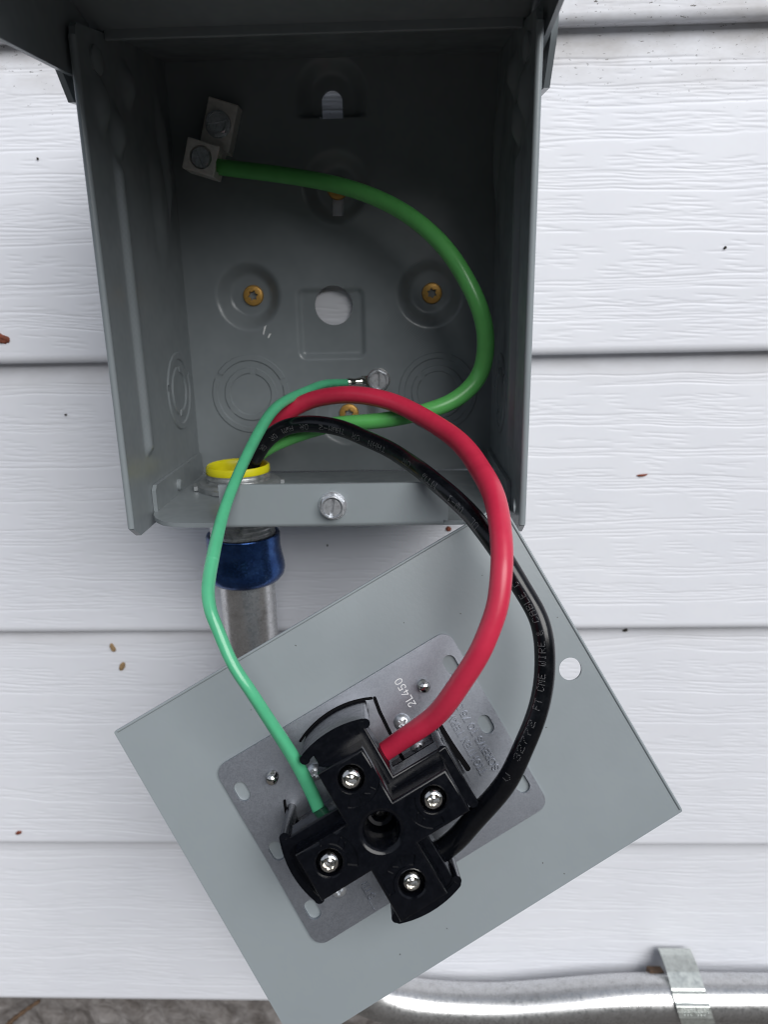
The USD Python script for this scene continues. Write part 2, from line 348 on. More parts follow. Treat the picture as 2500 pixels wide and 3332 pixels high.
def grain(x, zz, top, bot, seed):
    """Depth (mm) of the pressed grain at the columns x and rows zz of one course."""
    r = np.random.default_rng(seed)
    H = np.zeros((len(zz), len(x)))
    dz = abs(zz[1] - zz[0])
    def stroke(zl, amp, w):
        """One pressed line whose height is zl(x) and whose depth is amp(x)."""
        lo, hi = int((zz[0] - np.nanmax(zl) - 3) / dz), int((zz[0] - np.nanmin(zl) + 3) / dz) + 2
        lo, hi = max(lo, 0), min(hi, len(zz))
        if hi <= lo: return
        d = zz[lo:hi, None] - zl[None, :]
        H[lo:hi] = np.maximum(H[lo:hi], amp[None, :] * np.exp(-(d / w) ** 2))
    span = top - bot
    zc = top - 9 - r.uniform(0, 5)
    k = 0
    while zc > bot + 6:
        wav = path_noise(x, 85.0, seed * 31 + k) * 10.0
        n = r.integers(3, 9)
        gap = r.uniform(1.0, 1.45)
        for j in range(n):
            own = path_noise(x, 24.0, seed * 57 + k * 9 + j) * 2.2
            zl = zc + wav + (n / 2 - j) * gap + own
            a = smooth01((path_noise(x, 34.0, seed * 83 + k * 13 + j) + 0.12) * 9.0)
            stroke(zl, GR * a * (1.25 if j in (0, n - 1) else 0.9), r.uniform(0.30, 0.44))
        # short ticks in the calm stretch below the band, often stacked in columns
        calm = r.uniform(7, 14)
        for c in range(150):
            xc = r.uniform(-340, 340)
            rows = r.integers(1, 5)
            zt = zc - n * gap / 2 - 2 - r.uniform(0, calm)
            for q in range(rows):
                L = r.uniform(3.0, 7.5); x1 = xc + r.uniform(-2.5, 2.5); zq = zt - q * r.uniform(1.6, 2.3)
                i0, i1 = np.searchsorted(x, x1 - L), np.searchsorted(x, x1 + L)
                if i1 - i0 < 3: continue
                xs = x[i0:i1]
                zl = zq + wav[i0:i1] * 0.6 + (xs - x1) * r.uniform(-0.06, 0.06)
                amp = GR * 0.9 * np.sqrt(np.clip(1 - ((xs - x1) / L) ** 2, 0, 1))
                lo, hi = max(int((zz[0] - zl.max() - 2) / dz), 0), min(int((zz[0] - zl.min() + 2) / dz) + 2, len(zz))
                if hi <= lo: continue
                d = zz[lo:hi, None] - zl[None, :]
                H[lo:hi, i0:i1] = np.maximum(H[lo:hi, i0:i1], amp[None, :] * np.exp(-(d / 0.36) ** 2))
        zc -= n * gap + calm * r.uniform(0.75, 1.1)
        k += 1
    fade = smooth01((560 - np.abs(x)) / 160)
    return H * fade[None, :]

GR = 0.17                                                           # how deep the grain is pressed
XF = np.arange(-330, 330.01, 1.5)
XO = np.array([345, 365, 390, 420, 460, 520, 600, 800, 1100, 1600, 2400.])
XS = np.r_[-XO[::-1], XF, XO]
LAP = 7.5                                                          # how far a butt edge stands in front of the course below
for i in range(1, len(EDGE)):
    top, bot = EDGE[i - 1], EDGE[i]
    zz = np.r_[np.arange(top + 6, bot + 3.4, -0.36)]
    t = (top - zz) / (top - bot)
    base = LAP * (1 - np.clip(t, -0.1, 1)) + (2.5 if i == len(EDGE) - 1 else 0.0)
    H = grain(XS, zz, top, bot, 100 + i)
    H *= smooth01((zz - bot - 3.0) / 4.0)[:, None]
    Yf = base[:, None] + H
    low = np.interp(XS, [-2400, -300, 0, 300, 2400], [0, 0.3, -0.2, 0.2, 0])     # the sheet is never dead straight
    rows_z = [np.broadcast_to(zz[:, None], Yf.shape)]
    rows_y = [Yf]
    # rolled butt edge: a quarter turn, then the hem back to the course below
    y0, R = base[-1], 3.4
    for a in np.linspace(8, 90, 9):
        a = math.radians(a)
        rows_y.append(np.full((1, len(XS)), y0 + R * (1 - math.cos(a)) * 0.75)); rows_z.append(np.full((1, len(XS)), zz[-1] - R * math.sin(a)))
    rows_y.append(np.full((1, len(XS)), y0 + LAP + 3)); rows_z.append(np.full((1, len(XS)), zz[-1] - R + 0.6))
    Yg, Zg = np.vstack(rows_y), np.vstack(rows_z)
    Yg = Yg + low[None, :] * 0.8; Zg = Zg + low[None, :]
    V = np.stack([np.broadcast_to(XS[None, :], Yg.shape), Yg, Zg], -1).reshape(-1, 3)
    nr, nc = Yg.shape
    idx = np.arange(nr * nc).reshape(nr, nc)
    a, b, c, d = idx[:-1, :-1].ravel(), idx[:-1, 1:].ravel(), idx[1:, 1:].ravel(), idx[1:, :-1].ravel()
    F = np.vstack([np.stack([a, d, c], 1), np.stack([a, c, b], 1)])
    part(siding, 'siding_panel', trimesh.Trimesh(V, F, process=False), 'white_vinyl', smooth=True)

# ------------------------------------------------------------------ foundation below the siding
fx, fz = np.r_[np.linspace(-2400, -340, 20), np.arange(-330, 331, 3.0), np.linspace(340, 2400, 20)], np.arange(-360, -521, -3.0)
P = np.stack(np.meshgrid(fx, fz), -1)
nz = meshkit.fbm(np.stack([P[..., 0] / 16, P[..., 1] / 16, np.zeros(P.shape[:2])], -1), 4, 5) - 0.5
V = np.stack([P[..., 0], 16.0 + nz * 7.0, P[..., 1]], -1).reshape(-1, 3)
nr, nc = P.shape[:2]; idx = np.arange(nr * nc).reshape(nr, nc)
a, b, c, d = idx[:-1, :-1].ravel(), idx[:-1, 1:].ravel(), idx[1:, 1:].ravel(), idx[1:, :-1].ravel()
F = np.vstack([np.stack([a, d, c], 1), np.stack([a, c, b], 1)])
fnd = thing('foundation_wall', 'rough grey-brown foundation wall under the bottom edge of the siding', 'foundation', (0, 16, -520))
part(fnd, 'render_coat', trimesh.Trimesh(V, F, process=False), 'foundation_render', smooth=True)

# ================================================================== the inlet box
XL, XR, YF, YB, ZB = -91.4, 38.1, -88.8, -4.8, -69.7
box = thing('inlet_box', 'grey steel electrical box on the siding with its lid raised and wires inside', 'electrical box', (-26.6, 0, -71))

# back panel with pressed dimples, slots, a square recess and a round hole
DIMPLE = [(-64.6, 5.8), (11.8, 5.6), (-24.4, -44.2), (-26.0, 47.0)]
def back_depth(x, z):
    d = np.zeros_like(x)
    for cx, cz in DIMPLE:
        r = np.hypot(x - cx, z - cz)
        d = np.maximum(d, 5.2 * smooth01((14.3 - r) / 6.6))
    # half-moon at the top: an arch pressed back towards a flat foot
    cx = -27.0
    r = np.where(z > 80, np.hypot(x - cx, z - 80), np.abs(x - cx))
    arch = 4.6 * smooth01((14.9 - r) / 7.0) * (z > 72.7)
    d = np.maximum(d, arch)
    # square recess
    qx, qz = np.abs(x + 30.1) - 11.4, np.abs(z + 6.1) - 11.4
    sd = np.hypot(np.maximum(qx, 0), np.maximum(qz, 0)) + np.minimum(np.maximum(qx, qz), 0)
    d = np.maximum(d, 1.7 * smooth01((3.2 - sd) / 2.2))
    return d
outline = sg.box(XL, ZB, XR, 98)
holes = [sg.Point(-29, 1.3).buffer(8, 24), sg.box(-31.1, 72.75, -22.9, 79).union(sg.Point(-27, 79).buffer(4.1, 16)),
         sg.box(-28.3, 36.6, -23.7, 47).union(sg.Point(-26.0, 48).buffer(4.0, 20))]
g2 = outline
for h in holes: g2 = g2.difference(h)
bp = sheet(g2, 0.85, 1.3)
bp = vmap(bp, lambda V: np.c_[V[:, 0], YB - V[:, 2], V[:, 1]])
def warp_back(V):
    V = np.array(V); V[:, 1] += back_depth(V[:, 0], V[:, 2]); return V
bp = vmap(bp, warp_back)
back = part(box, 'back_panel', bp, 'grey_enamel_shaded', smooth=40)

def ring(r0, r1, h, tabs=()):
    """A raised knockout ring with bevelled edges; r0 = 0 gives a disc."""
    b = min(h * 0.9, 0.45)
    if r0 <= 0: prof = [(0, -0.3), (r1, -0.3), (r1, h - b), (r1 - b, h), (0, h)]
    else: prof = [(r0, -0.3), (r1, -0.3), (r1, h - b), (r1 - b, h), (r0 + b, h), (r0, h - b)]
    s = lathe(prof, 72)
    for a in tabs:
        s = s - rot(block((r0 + r1) / 2 - 9, (r0 + r1) / 2 + 9, -1.3, 1.3, h * 0.25, 5), a)
    return s
for (kx, kz), t in zip([(-66.4, -35.2), (15.0, -35.6)], (20, 75)):
    part(back, 'knockout', union(to_view(ring(14.2, 17.0, 0.55, (t, t + 130)), (kx, YB, kz)), to_view(ring(8.7, 11.6, 0.55, (t + 60, t + 200)), (kx, YB, kz))), 'grey_enamel_shaded', smooth=35)

# side walls: hemmed front edge, pressed rib and bumps, slanted top
SIDE = [(-88.8, 76.0), (-88.3, 78.0), (-86.8, 79.2), (-54.3, 85.6), (-4.0, 93.2), (-4.0, -74.2), (-83.6, -74.2), (-88.8, -70.6)]
def side_relief(y, z):
    h = 1.9 * smooth01((3.4 - np.abs(y + 67.5)) / 2.2) * smooth01((z + 50) / 4) * smooth01((49 - z) / 6)
    for cy, cz, ry, rz, a in ((-76.6, 61.3, 5.0, 8.0, 2.9), (-65.0, 56.0, 4.8, 7.6, 2.9), (-51, 73, 5.5, 6.5, 2.8), (-19, 55, 4.6, 24, 3.0), (-27, 40, 8, 22, 1.8)):
        h = np.maximum(h, a * smooth01(1.25 - np.hypot((y - cy) / ry, (z - cz) / rz)))
    return h
pin = sg.Point(-77.4, -66.7).buffer(2.6, 20)
for side in (0, 1):
    pol = sg.Polygon(SIDE)
    if side == 1: pol = pol.difference(pin)
    w = sheet(pol, 1.1, 1.8)
    x0 = XL - 1.8 if side == 0 else XR
    if side == 0: w = vmap(w, lambda V: np.c_[XL + V[:, 2] + side_relief(V[:, 0], V[:, 1]), V[:, 0], V[:, 1]])
    else:
        w = vmap(w, lambda V: np.c_[XR - V[:, 2] - side_relief(V[:, 0], V[:, 1]), V[:, 0], V[:, 1]])
        w = trimesh.Trimesh(w.vertices, w.faces[:, ::-1], process=False)
    sw = part(box, 'side_wall', w, 'grey_enamel_shaded', smooth=40)
    # rolled front hem
    hem = tube(np.array([[x0 + 0.9, YF - 0.1, z] for z in np.linspace(-70, 75.5, 30)]), 1.15, 14)
    part(sw, 'hem', hem, 'grey_enamel', smooth=60)
    kn = union(ring(12.6, 15.6, 0.6, (30, 170)), ring(7.4, 10.2, 0.6, (95, 250)))
    if side == 0: kn = mat4(kn, [[0, 0, 1], [1, 0, 0], [0, 1, 0]], (XL, -24.8, -31.2))
    else: kn = mat4(kn, [[0, 0, -1], [-1, 0, 0], [0, 1, 0]], (XR, -33.5, -33.2))
    part(sw, 'knockout', kn, 'grey_enamel_shaded', smooth=35)

# bottom pan with upturned ears and a front flange
FL = [(XL + 0.1, -7.4), (XL + 0.1, -68), (-90.2, -73), (-87.6, -78), (-84.0, -81.8), (-79.5, -84.0), (-73, -84.6), (19.2, -84.6), (26, -83.9), (31, -81.0), (34.5, -77), (36.9, -73), (XR - 0.1, -68), (XR - 0.1, -7.4)]
pan = cs(FL).extrude(1.6).translate([0, 0, ZB - 1.6])
bottom = part(box, 'bottom_pan', pan, 'grey_enamel_shaded', smooth=35)
for side in (0, 1):
    e = to_x(cs([(-69.2, -9.0 + ZB + 9), (-69.2, -62.0), (-67.4, -60.2), (-8, -60.2), (-8, ZB)][0:5]).extrude(1.5), (XL + 0.15 if side == 0 else XR - 1.65, 0, 0))
    ear = part(bottom, 'ear', e, 'grey_enamel_shaded', smooth=30)
    rv = lathe([(0, -0.2), (2.3, -0.2), (2.3, 0.8), (1.7, 1.4), (0, 1.5)], 24)
    if side == 0: rv = mat4(rv, [[0, 0, 1], [1, 0, 0], [0, 1, 0]], (XL + 1.6, -43.3, -66.0))
    else: rv = mat4(rv, [[0, 0, -1], [-1, 0, 0], [0, 1, 0]], (XR - 1.6, -43.3, -66.0))
    part(ear, 'rivet', rv, 'grey_enamel_shaded')
fl = hull([(x, y, z) for x in (-62.5, 14.6) for (y, z) in ((-84.6, -56.2), (-85.9, -56.2), (-85.9, -69.8), (-85.6, -70.7), (-84.9, -71.25), (-84.5, -71.3))])
fl = fl - block(13.0, 15, -88, -83, -72, -69.3)
part(bottom, 'front_flange', fl, 'grey_enamel', smooth=35)
part(bottom, 'knockout', union(ring(8.2, 10.6, 0.5, (40, 200)), ring(0, 4.2, 0.5)).translate([9.5, -46, ZB]), 'grey_enamel_shaded')
part(bottom, 'knockout', union(ring(8.2, 10.6, 0.5, (10, 150)), ring(0, 4.2, 0.5)).translate([-24, -38, ZB]), 'grey_enamel_shaded')

# fixed hood above the side walls, and the lid that swings up from it
def roof_z(y): return 79.9 + 0.152 * (y + 87.4)
hood = hull([(x, y, roof_z(y) + dz) for x in (XL - 7.0, XR + 7.0) for y in (-67.0, -2.0) for dz in (0.6, 2.0)])
hd = part(box, 'hood', hood, 'grey_enamel_shaded', smooth=30)
for s, pts in ((0, [(-88.4, 84), (-88.4, 67.3), (-82.1, 60.3), (-75, 61.3), (-20, 74), (-5, 80), (-5, 96), (-88.4, 82)]), (1, [(-83.0, 84), (-83.0, 76.7), (-80.8, 72.5), (-73.3, 62.9), (-44.5, 65.4), (-20, 72), (-5, 80), (-5, 96)])):
    x0 = XL - 7.2 if s == 0 else XR + 5.4
    pts = [(y, min(z, roof_z(y) + 1.2)) for y, z in pts]
    fx_ = to_x(shp(sg.Polygon(pts).buffer(0)).extrude(1.8), (x0, 0, 0))
    part(hd, 'hood_side', fx_, 'grey_enamel_shaded', smooth=30)
lip = block(XL + 0.3, XR - 0.3, -67.4, -66.0, 81.0, 84.6, 0.5)
part(hd, 'drip_lip', lip, 'grey_enamel_shaded')
lid_o = hull([(x, y, z + dz) for x in (XL - 4.6, XR + 4.6) for (y, z) in ((-66, 83.6), (-216, 111.0)) for dz in (0.0, 1.3)])
lid = part(box, 'lid', lid_o, 'grey_enamel_shaded', smooth=30)
for s, pts in ((0, [(-85.8, 66.2), (-95, 65.4), (-126.6, 62.9), (-140, 65), (-216, 96), (-216, 112), (-70, 85), (-72, 78), (-79, 70)]), (1, [(-64.8, 70.9), (-103.8, 75.0), (-140, 80), (-222, 126), (-222, 139), (-70, 85), (-64, 83)])):
    x0 = XL - 4.4 if s == 0 else XR + 3.0
    part(lid, 'lid_flange', to_x(cs(pts).extrude(1.4), (x0, 0, 0)), 'grey_enamel_shaded', smooth=30)
part(lid, 'lid_end', block(XL - 4.4, XR + 4.4, -217.2, -215.8, 97, 112, 0.4), 'grey_enamel_shaded')
for s in (0, 1):
    pv = lathe([(0, -0.5), (4.0, -0.5), (4.0, 0.8), (2.8, 1.6), (0, 1.8)], 28)
    pv = mat4(pv, [[0, 0, 1], [1, 0, 0], [0, 1, 0]], (XL, -76, 73)) if s == 0 else mat4(pv, [[0, 0, -1], [-1, 0, 0], [0, 1, 0]], (XR, -76, 73))
    part(lid, 'pivot_rivet', pv, 'grey_enamel_shaded')

# chips in the enamel below the left dimple
for (x, z, a, l) in ((-58.8, -8.2, 72, 2.2), (-56.9, -10.6, 60, 1.2)):
    ch = hull([(-l, -0.2, 0), (l, -0.3, 0), (l * 0.6, 0.35, 0), (-l * 0.7, 0.3, 0), (0, 0, 0.12)])
    part(back, 'paint_chip', to_view(rot(ch, a), (x, YB - 0.02, z)), 'white_print')

# brass star-drive screws in the dimples
def star_screw():
    head = lathe([(0, -1.5), (4.3, -1.5), (4.35, -0.3), (4.0, 0.55), (3.2, 0.8), (0, 0.9)], 40)
    star = [((2.35 if k % 2 == 0 else 1.45) * math.cos(math.pi * k / 6), (2.35 if k % 2 == 0 else 1.45) * math.sin(math.pi * k / 6)) for k in range(12)]
    star = shp(sg.Polygon(star).buffer(-0.25).buffer(0.5).buffer(-0.25))
    return head - star.extrude(5).translate([0, 0, -1.1])
for (sx, sz), a in zip([(-63.5, 6.0), (12.6, 5.5), (-24.2, -44.9), (-26.0, 47.2)], (10, 38, 22, 50)):
    part(box, 'mounting_screw', to_view(rot(star_screw(), a), (sx, YB + 5.2 - 0.8, sz)), 'brass_screw', smooth=35)

# hexagon-head machine screws with a washer rim and a slot
def hex_screw(r_w, r_h, h, slot, deep=1.5):
    rim = lathe([(0, -0.6), (r_w, -0.6), (r_w, 0.35), (r_w - 0.35, 0.75), (0, 0.75)], 48)
    hexa = cyl(r_h, h, r_h, 6).translate([0, 0, 0.4]) ^ lathe([(0, 0), (r_h + 0.3, 0), (r_h + 0.3, h - 0.35), (r_h - 0.55, h + 0.4), (0, h + 0.4)], 48)
    dish = cyl(r_h * 0.82, 3).translate([0, 0, h - 0.9])
    s = union(rim, hexa) - dish
    face = cyl(r_h * 0.71, h - 0.35).translate([0, 0, 0.3])
    return union(s, face) - block(-r_h * 0.80, r_h * 0.80, -slot / 2, slot / 2, h - 0.35 - deep + 0.3, h + 3)
part(box, 'hex_screw', to_view(rot(hex_screw(4.8, 4.2, 2.6, 1.1), 80), (-24.1, -86.1, -63.6)), 'zinc_screw', smooth=28)
part(box, 'hex_screw', to_view(rot(hex_screw(4.7, 4.3, 2.6, 1.1), 92), (-10.6, YB - 1.6, -29.8)), 'zinc_screw', smooth=28)

# ground lug: a tang under a hexagon screw and a clamp block with a slotted set screw
ca, sa = math.cos(math.radians(-17)), math.sin(math.radians(-17))
def lug_at(m, x, y, z): return to_view(m, (0, 0, 0)).rotate([0, 17, 0]).translate([x, y, z])
tang = block(-5.8, 6.0, -9.8, 7.8, -7.5, 0, 0.5)
lug = part(box, 'ground_lug', lug_at(tang, -70.1, -12.0, 70.1), 'tin_lug', smooth=30, label='tarnished grey ground lug with two slotted screws')
clamp = block(-6.2, 6.2, -5.6, 5.6, -12, 0, 0.5) - to_view(cyl(3.3, 30).translate([0, 0, -15])).rotate([0, 0, 90]).translate([0, 0, -3.4]) - cyl(4.2, 8).translate([0, 0, -3])
part(lug, 'clamp_block', lug_at(clamp, -75.6, -22.6, 56.0), 'tin_lug', smooth=30)
part(lug, 'clamp_screw', lug_at(rot(hex_screw(5.0, 4.5, 2.8, 1.0), 26), -70.4, -12.0, 69.3), 'zinc_screw', smooth=28)
sett = lathe([(0, -4), (3.75, -4), (3.75, -0.6), (3.3, -0.1), (0, -0.1)], 40) - block(-4, 4, -0.65, 0.65, -1.6, 2)
part(lug, 'set_screw', lug_at(rot(sett, 126), -75.7, -22.6, 56.0), 'zinc_screw', smooth=28)

# ================================================================== conduit with its connector
cdt = thing('conduit', 'galvanised conduit pipe rising from the bottom of the grey box and bending right', 'conduit', (-68, -31, -200))
CP = np.array([(-68, -31, -96), (-68, -31, -140), (-68, -30.6, -190), (-68, -30, -238), (-67, -28.6, -268), (-61, -25.5, -300), (-48, -21, -329), (-30, -17, -350), (-13, -15, -361.5), (8, -13.6, -367.6), (30, -13.1, -369.8), (52, -13, -369.8), (80, -13, -367), (108, -13, -363.6), (135, -13, -362.2), (170, -13, -362), (260, -13, -362), (420, -13, -362), (700, -13, -362)], float)
CC, _ = spline(CP, 3.0)
wv = lambda i, a: 1 + 0.006 * np.sin(3 * a + i * 0.11) * np.sin(i * 0.05)
part(cdt, 'tube', tube(CC, 11.7, 44, wv), 'conduit_steel', smooth=60)
HX, HY = -68.0, -32.5
def thread(r, z0, z1, pitch=1.8, d=0.7, r_in=12.1):
    z, pr = z0, [(r_in, z0)]
    while z < z1:
        pr += [(r - d, z), (r, z + pitch / 2)]; z += pitch
    pr += [(r - d, z1), (r_in, z1)]
    return lathe(pr, 48)
part(cdt, 'threaded_body', union(thread(13.2, ZB + 0.2, -63.6), thread(13.6, -94, ZB - 1.8)).translate([HX, HY, 0]), 'cast_zinc', smooth=25)
ln = union(lathe([(12.6, 0), (17.0, 0), (17.0, 2.0), (15.8, 2.9), (12.6, 3.2)], 48), *[rot(hull([(x, y, z) for x in (15, 18.2) for y in (-3.0, 3.0) for z in ((0.3, 2.2) if x < 18 else (0.3, 1.9))]), 18 + k * 60) for k in range(6)])
part(cdt, 'locknut', ln.translate([HX, HY, ZB + 0.1]), 'dull_zinc', smooth=25)
ny = [(14.0, -89.8), (15.0, -89.6), (15.4, -90.4), (15.3, -95.5), (15.7, -98.5), (16.6, -103.0), (16.8, -105.5), (16.2, -107.8), (14.6, -109.8), (12.3, -110.9), (11.9, -110.8), (11.9, -92.0), (14.0, -92.0)]
nut = lathe(ny, 64)
for k in range(6):      # six shallow wrench flats on the lower bulge
    nut = nut - rot(block(15.7, 22, -14, 14, -110, -101.0, 0).rotate([0, -8, 0]), 25 + 60 * k)
part(cdt, 'compression_nut', nut.translate([HX, HY, 0]), 'blue_plated_zinc', smooth=30, label='blue plated compression nut with worn patches')
part(cdt, 'insulating_throat', lathe([(10.0, -75), (11.2, -64.5), (12.4, -63.8), (12.9, -62.8), (12.9, -61.0), (12.3, -60.3), (11.6, -60.7), (10.9, -62.6), (9.4, -75)], 56).translate([HX, HY, 0]), 'yellow_plastic', smooth=50, label='bright yellow plastic throat of the connector')

# one-hole strap holding the pipe
st = thing('conduit_strap', 'pale steel strap clamping the horizontal pipe to the siding at the lower right', 'pipe strap', (150, -13, -362))
arc = [(-13 - q * math.cos(math.radians(a)), -362 + q * math.sin(math.radians(a))) for a, q in ((56, 12.6), (46, 12.6), (38, 12.7), (33, 13.6), (22, 13.6), (11, 13.6), (6, 12.7), (-4, 12.6), (-14, 12.6), (-24, 12.6), (-30, 13.4), (-38, 13.2), (-46, 12.6))]
sp = [(1.5, -344.8), (-2.5, -345.0), (-11, -347.2), (-17.6, -350.6), (-18.4, -351.6), (-19.2, -351.4)] + arc + [(-12.5, -374.2), (-8.2, -376.2), (-6.6, -381), (-6.2, -392), (-6.2, -402)]
band = shp(sg.LineString(sp).buffer(0.75, cap_style=2, join_style=1)).extrude(17.5).refine_to_length(1.6)
band = to_x(band, (138.6, 0, 0))
def skew(V):
    V = np.array(V); V[:, 0] += (-346 - V[:, 2]) * 0.33 - np.clip(-V[:, 1] - 8, 0, 30) * 0.12; return V
part(st, 'band', band.warp_batch(skew), 'strap_steel', smooth=40)
bump = [trimesh.creation.icosphere(1, 0.5).apply_translation([142.0 + 1.7 * k + 1.2 + 0.3 * (j % 2), -13 - 14.3 * math.cos(math.radians(29 - 6 * j)), -362 + 14.3 * math.sin(math.radians(29 - 6 * j))]) for k in range(8) for j in range(3) if (k * 5 + j * 3) % 4 != 1]
part(st, 'stamped_marks', trimesh.util.concatenate(bump), 'strap_steel', smooth=True)
dm = lathe([(0, 0.4), (4.2, 0.4), (5.8, -0.2), (5.8, -1.0), (0, -1.0)], 32)
part(st, 'screw_boss', to_view(dm, (158.2, -7.0, -386.5)), 'strap_steel')
part(st, 'brown_block', hull([(x, y, z) for x in (131.5, 139) for (y, z) in ((-1, -354), (-7, -351.5), (-8, -357), (-1, -359))]), 'bark', smooth=20, label='small dark brown block at the left edge of the strap')  # small dark brown block between the strap's left edge and the siding

# ================================================================== the cover plate with the power inlet seen from behind
PU = (0.86623691, 0.20571946, 0.45531651)
PV = (-0.49525397, 0.23314319, 0.83687977)
PN = (0.06600851, -0.95043346, 0.30384062)
cov = thing('inlet_cover', 'square grey metal cover plate hanging tilted by its wires, black power inlet on its back', 'cover plate', (-1.85, -116.28, -145.67), axes=(PU, PV, PN))
def rrect(x0, x1, y0, y1, r): return sg.box(x0 + r, y0 + r, x1 - r, y1 - r).buffer(r, 10)
sheet = rrect(-73.3, 73.3, -59.0, 59.0, 0.7).difference(sg.Point(64.9, 0.2).buffer(3.75, 24))
sm = shp(sheet).extrude(1.1).translate([0, 0, -1.1])
part(cov, 'cover_sheet', sm, 'grey_enamel', smooth=30)
# folded-over edge along the top seen as a bright line
part(cov, 'edge_bead', tube(np.array([[x, 58.6, 0.05] for x in np.linspace(-72, 72, 40)]), 0.5, 10), 'grey_enamel', smooth=60)
part(cov, 'edge_bead', tube(np.array([[72.9, y, 0.05] for y in np.linspace(-58, 58, 40)]), 0.5, 10), 'grey_enamel', smooth=60)

# specks on the enamel
rs = np.random.default_rng(5)
for k in range(14):
    x, y = rs.uniform(-70, 70), rs.uniform(-56, 56)
    if -53 < x < 38 and abs(y) < 36: continue
    part(cov, 'speck', lathe([(0, -0.1), (0.2, -0.1), (0.15, 0.1), (0, 0.12)], 8).scale([1, rs.uniform(0.7, 1.6), 1]).translate([x, y, 0]), 'dark_speck')

# galvanised mounting plate with six slots
slots = [(-47.1, 21.6), (-47.0, -0.4), (-46.6, -22.5), (31.5, 22.0), (31.5, -0.5), (31.9, -23.0)]
mp = rrect(-51.2, 36.3, -33.6, 32.4, 4.0)
for x, y in slots: mp = mp.difference(sg.LineString([(x, y - 1.15), (x, y + 1.15)]).buffer(2.15, 12))
mpl = part(cov, 'mounting_plate', shp(mp).extrude(1.3).translate([0, 0, 0.05]), 'galvanised_sheet', smooth=30)
T0 = 1.35
def words(text, height, x, y, deep=0.16, mat='galvanised_sheet', name='lettering', bold=False, stretch=1.0):
    """Lettering that reads along +y of the plate, its first capital's foot at (x, y)."""
    t = meshkit.text_mesh(text, height, deep, bold)
    v = np.array(t.vertices); v[:, 0] *= stretch
    t.vertices = np.c_[-v[:, 1] + x, v[:, 0] + y, v[:, 2] + T0 - 0.02]
    part(mpl, name, t, mat, smooth=False)
words('2L450', 2.6, 15.3, 16.6, 0.05, 'white_print', stretch=0.94)
words('TIGHTEN TERMINAL', 2.35, 24.1, -14.2, 0.5, stretch=0.92, bold=True)
words('SCREWS TO 75 IN-LB', 2.35, 28.3, -15.2, 0.5, stretch=0.92, bold=True)
words('STR', 2.3, -27.0, -29.6, 0.5, stretch=1.0)
part(mpl, 'stamped_line', tube(np.array([[-29.6, y, T0] for y in np.linspace(-33, -24.5, 6)]), 0.16, 8), 'galvanised_sheet')
def stud(x, y, h=4.3):
    pr, z = [(0, 0)], 0.0
    while z < h - 0.8:
        pr += [(1.72, z), (1.95, z + 0.35)]; z += 0.7
    pr += [(1.7, z), (1.45, h - 0.25), (0.9, h + 0.12), (0, h + 0.25)]
    return lathe(pr, 28).translate([x, y, T0 - 0.1])
for x, y in ((-36.2, 20.8), (20.4, 21.0)):
    part(mpl, 'threaded_stud', stud(x, y), 'bright_screw', smooth=30)
def cross_screw(r=2.75):
    s = lathe([(0, 0), (r, 0), (r, 0.35), (r * 0.93, 0.95), (r * 0.70, 1.5), (r * 0.35, 1.78), (0, 1.85)], 36)
    x = union(block(-0.42, 0.42, -1.5, 1.5, 0.75, 3), block(-1.5, 1.5, -0.42, 0.42, 0.75, 3), cyl(0.75, 3).translate([0, 0, 0.7]))
    return s - x
for (x, y), a in zip([(8.4, 14.2), (8.9, 4.3), (-23.9, 15.0), (-36.0, -20.9)], (20, 50, 10, 70)):
    part(mpl, 'cross_head_screw', rot(cross_screw(), a).translate([x, y, T0]), 'zinc_screw', smooth=35)

# black body: four arms, outer shells, raised terminal blocks
CX, CY = -9.6, -1.2
R0 = 29.6
def arm(a, m): return rot(m, a)
def sector_shell(r0, r1, half, z0, z1):
    pts = [(r1 * math.cos(t), r1 * math.sin(t)) for t in np.radians(np.linspace(-half, half, 22))] + [(r0 * math.cos(t), r0 * math.sin(t)) for t in np.radians(np.linspace(half, -half, 22))]
    sec = sg.Polygon(pts).buffer(-0.9).buffer(0.9, 8)
    s = shp(sec)
    return union(s.extrude(z1 - z0 - 0.7).translate([0, 0, z0]), s.offset(-0.25, m3.JoinType.Round, 2, 16).extrude(0.36).translate([0, 0, z1 - 0.72]), s.offset(-0.7, m3.JoinType.Round, 2, 16).extrude(0.4).translate([0, 0, z1 - 0.40]))
ARMS = [(24.3, -8.2, 5.6, 9.0, -10.4), (22.8, -7.0, 7.6, -9.6, 10.3), (24.2, -6.6, 8.2, -9.6, 11.5), (24.7, -8.2, 7.1, 9.7, -11.0)]   # head length, head sides, wire-side deck, far rim
solids = [cyl(10.5, 23.0).translate([0, 0, 1.2])]
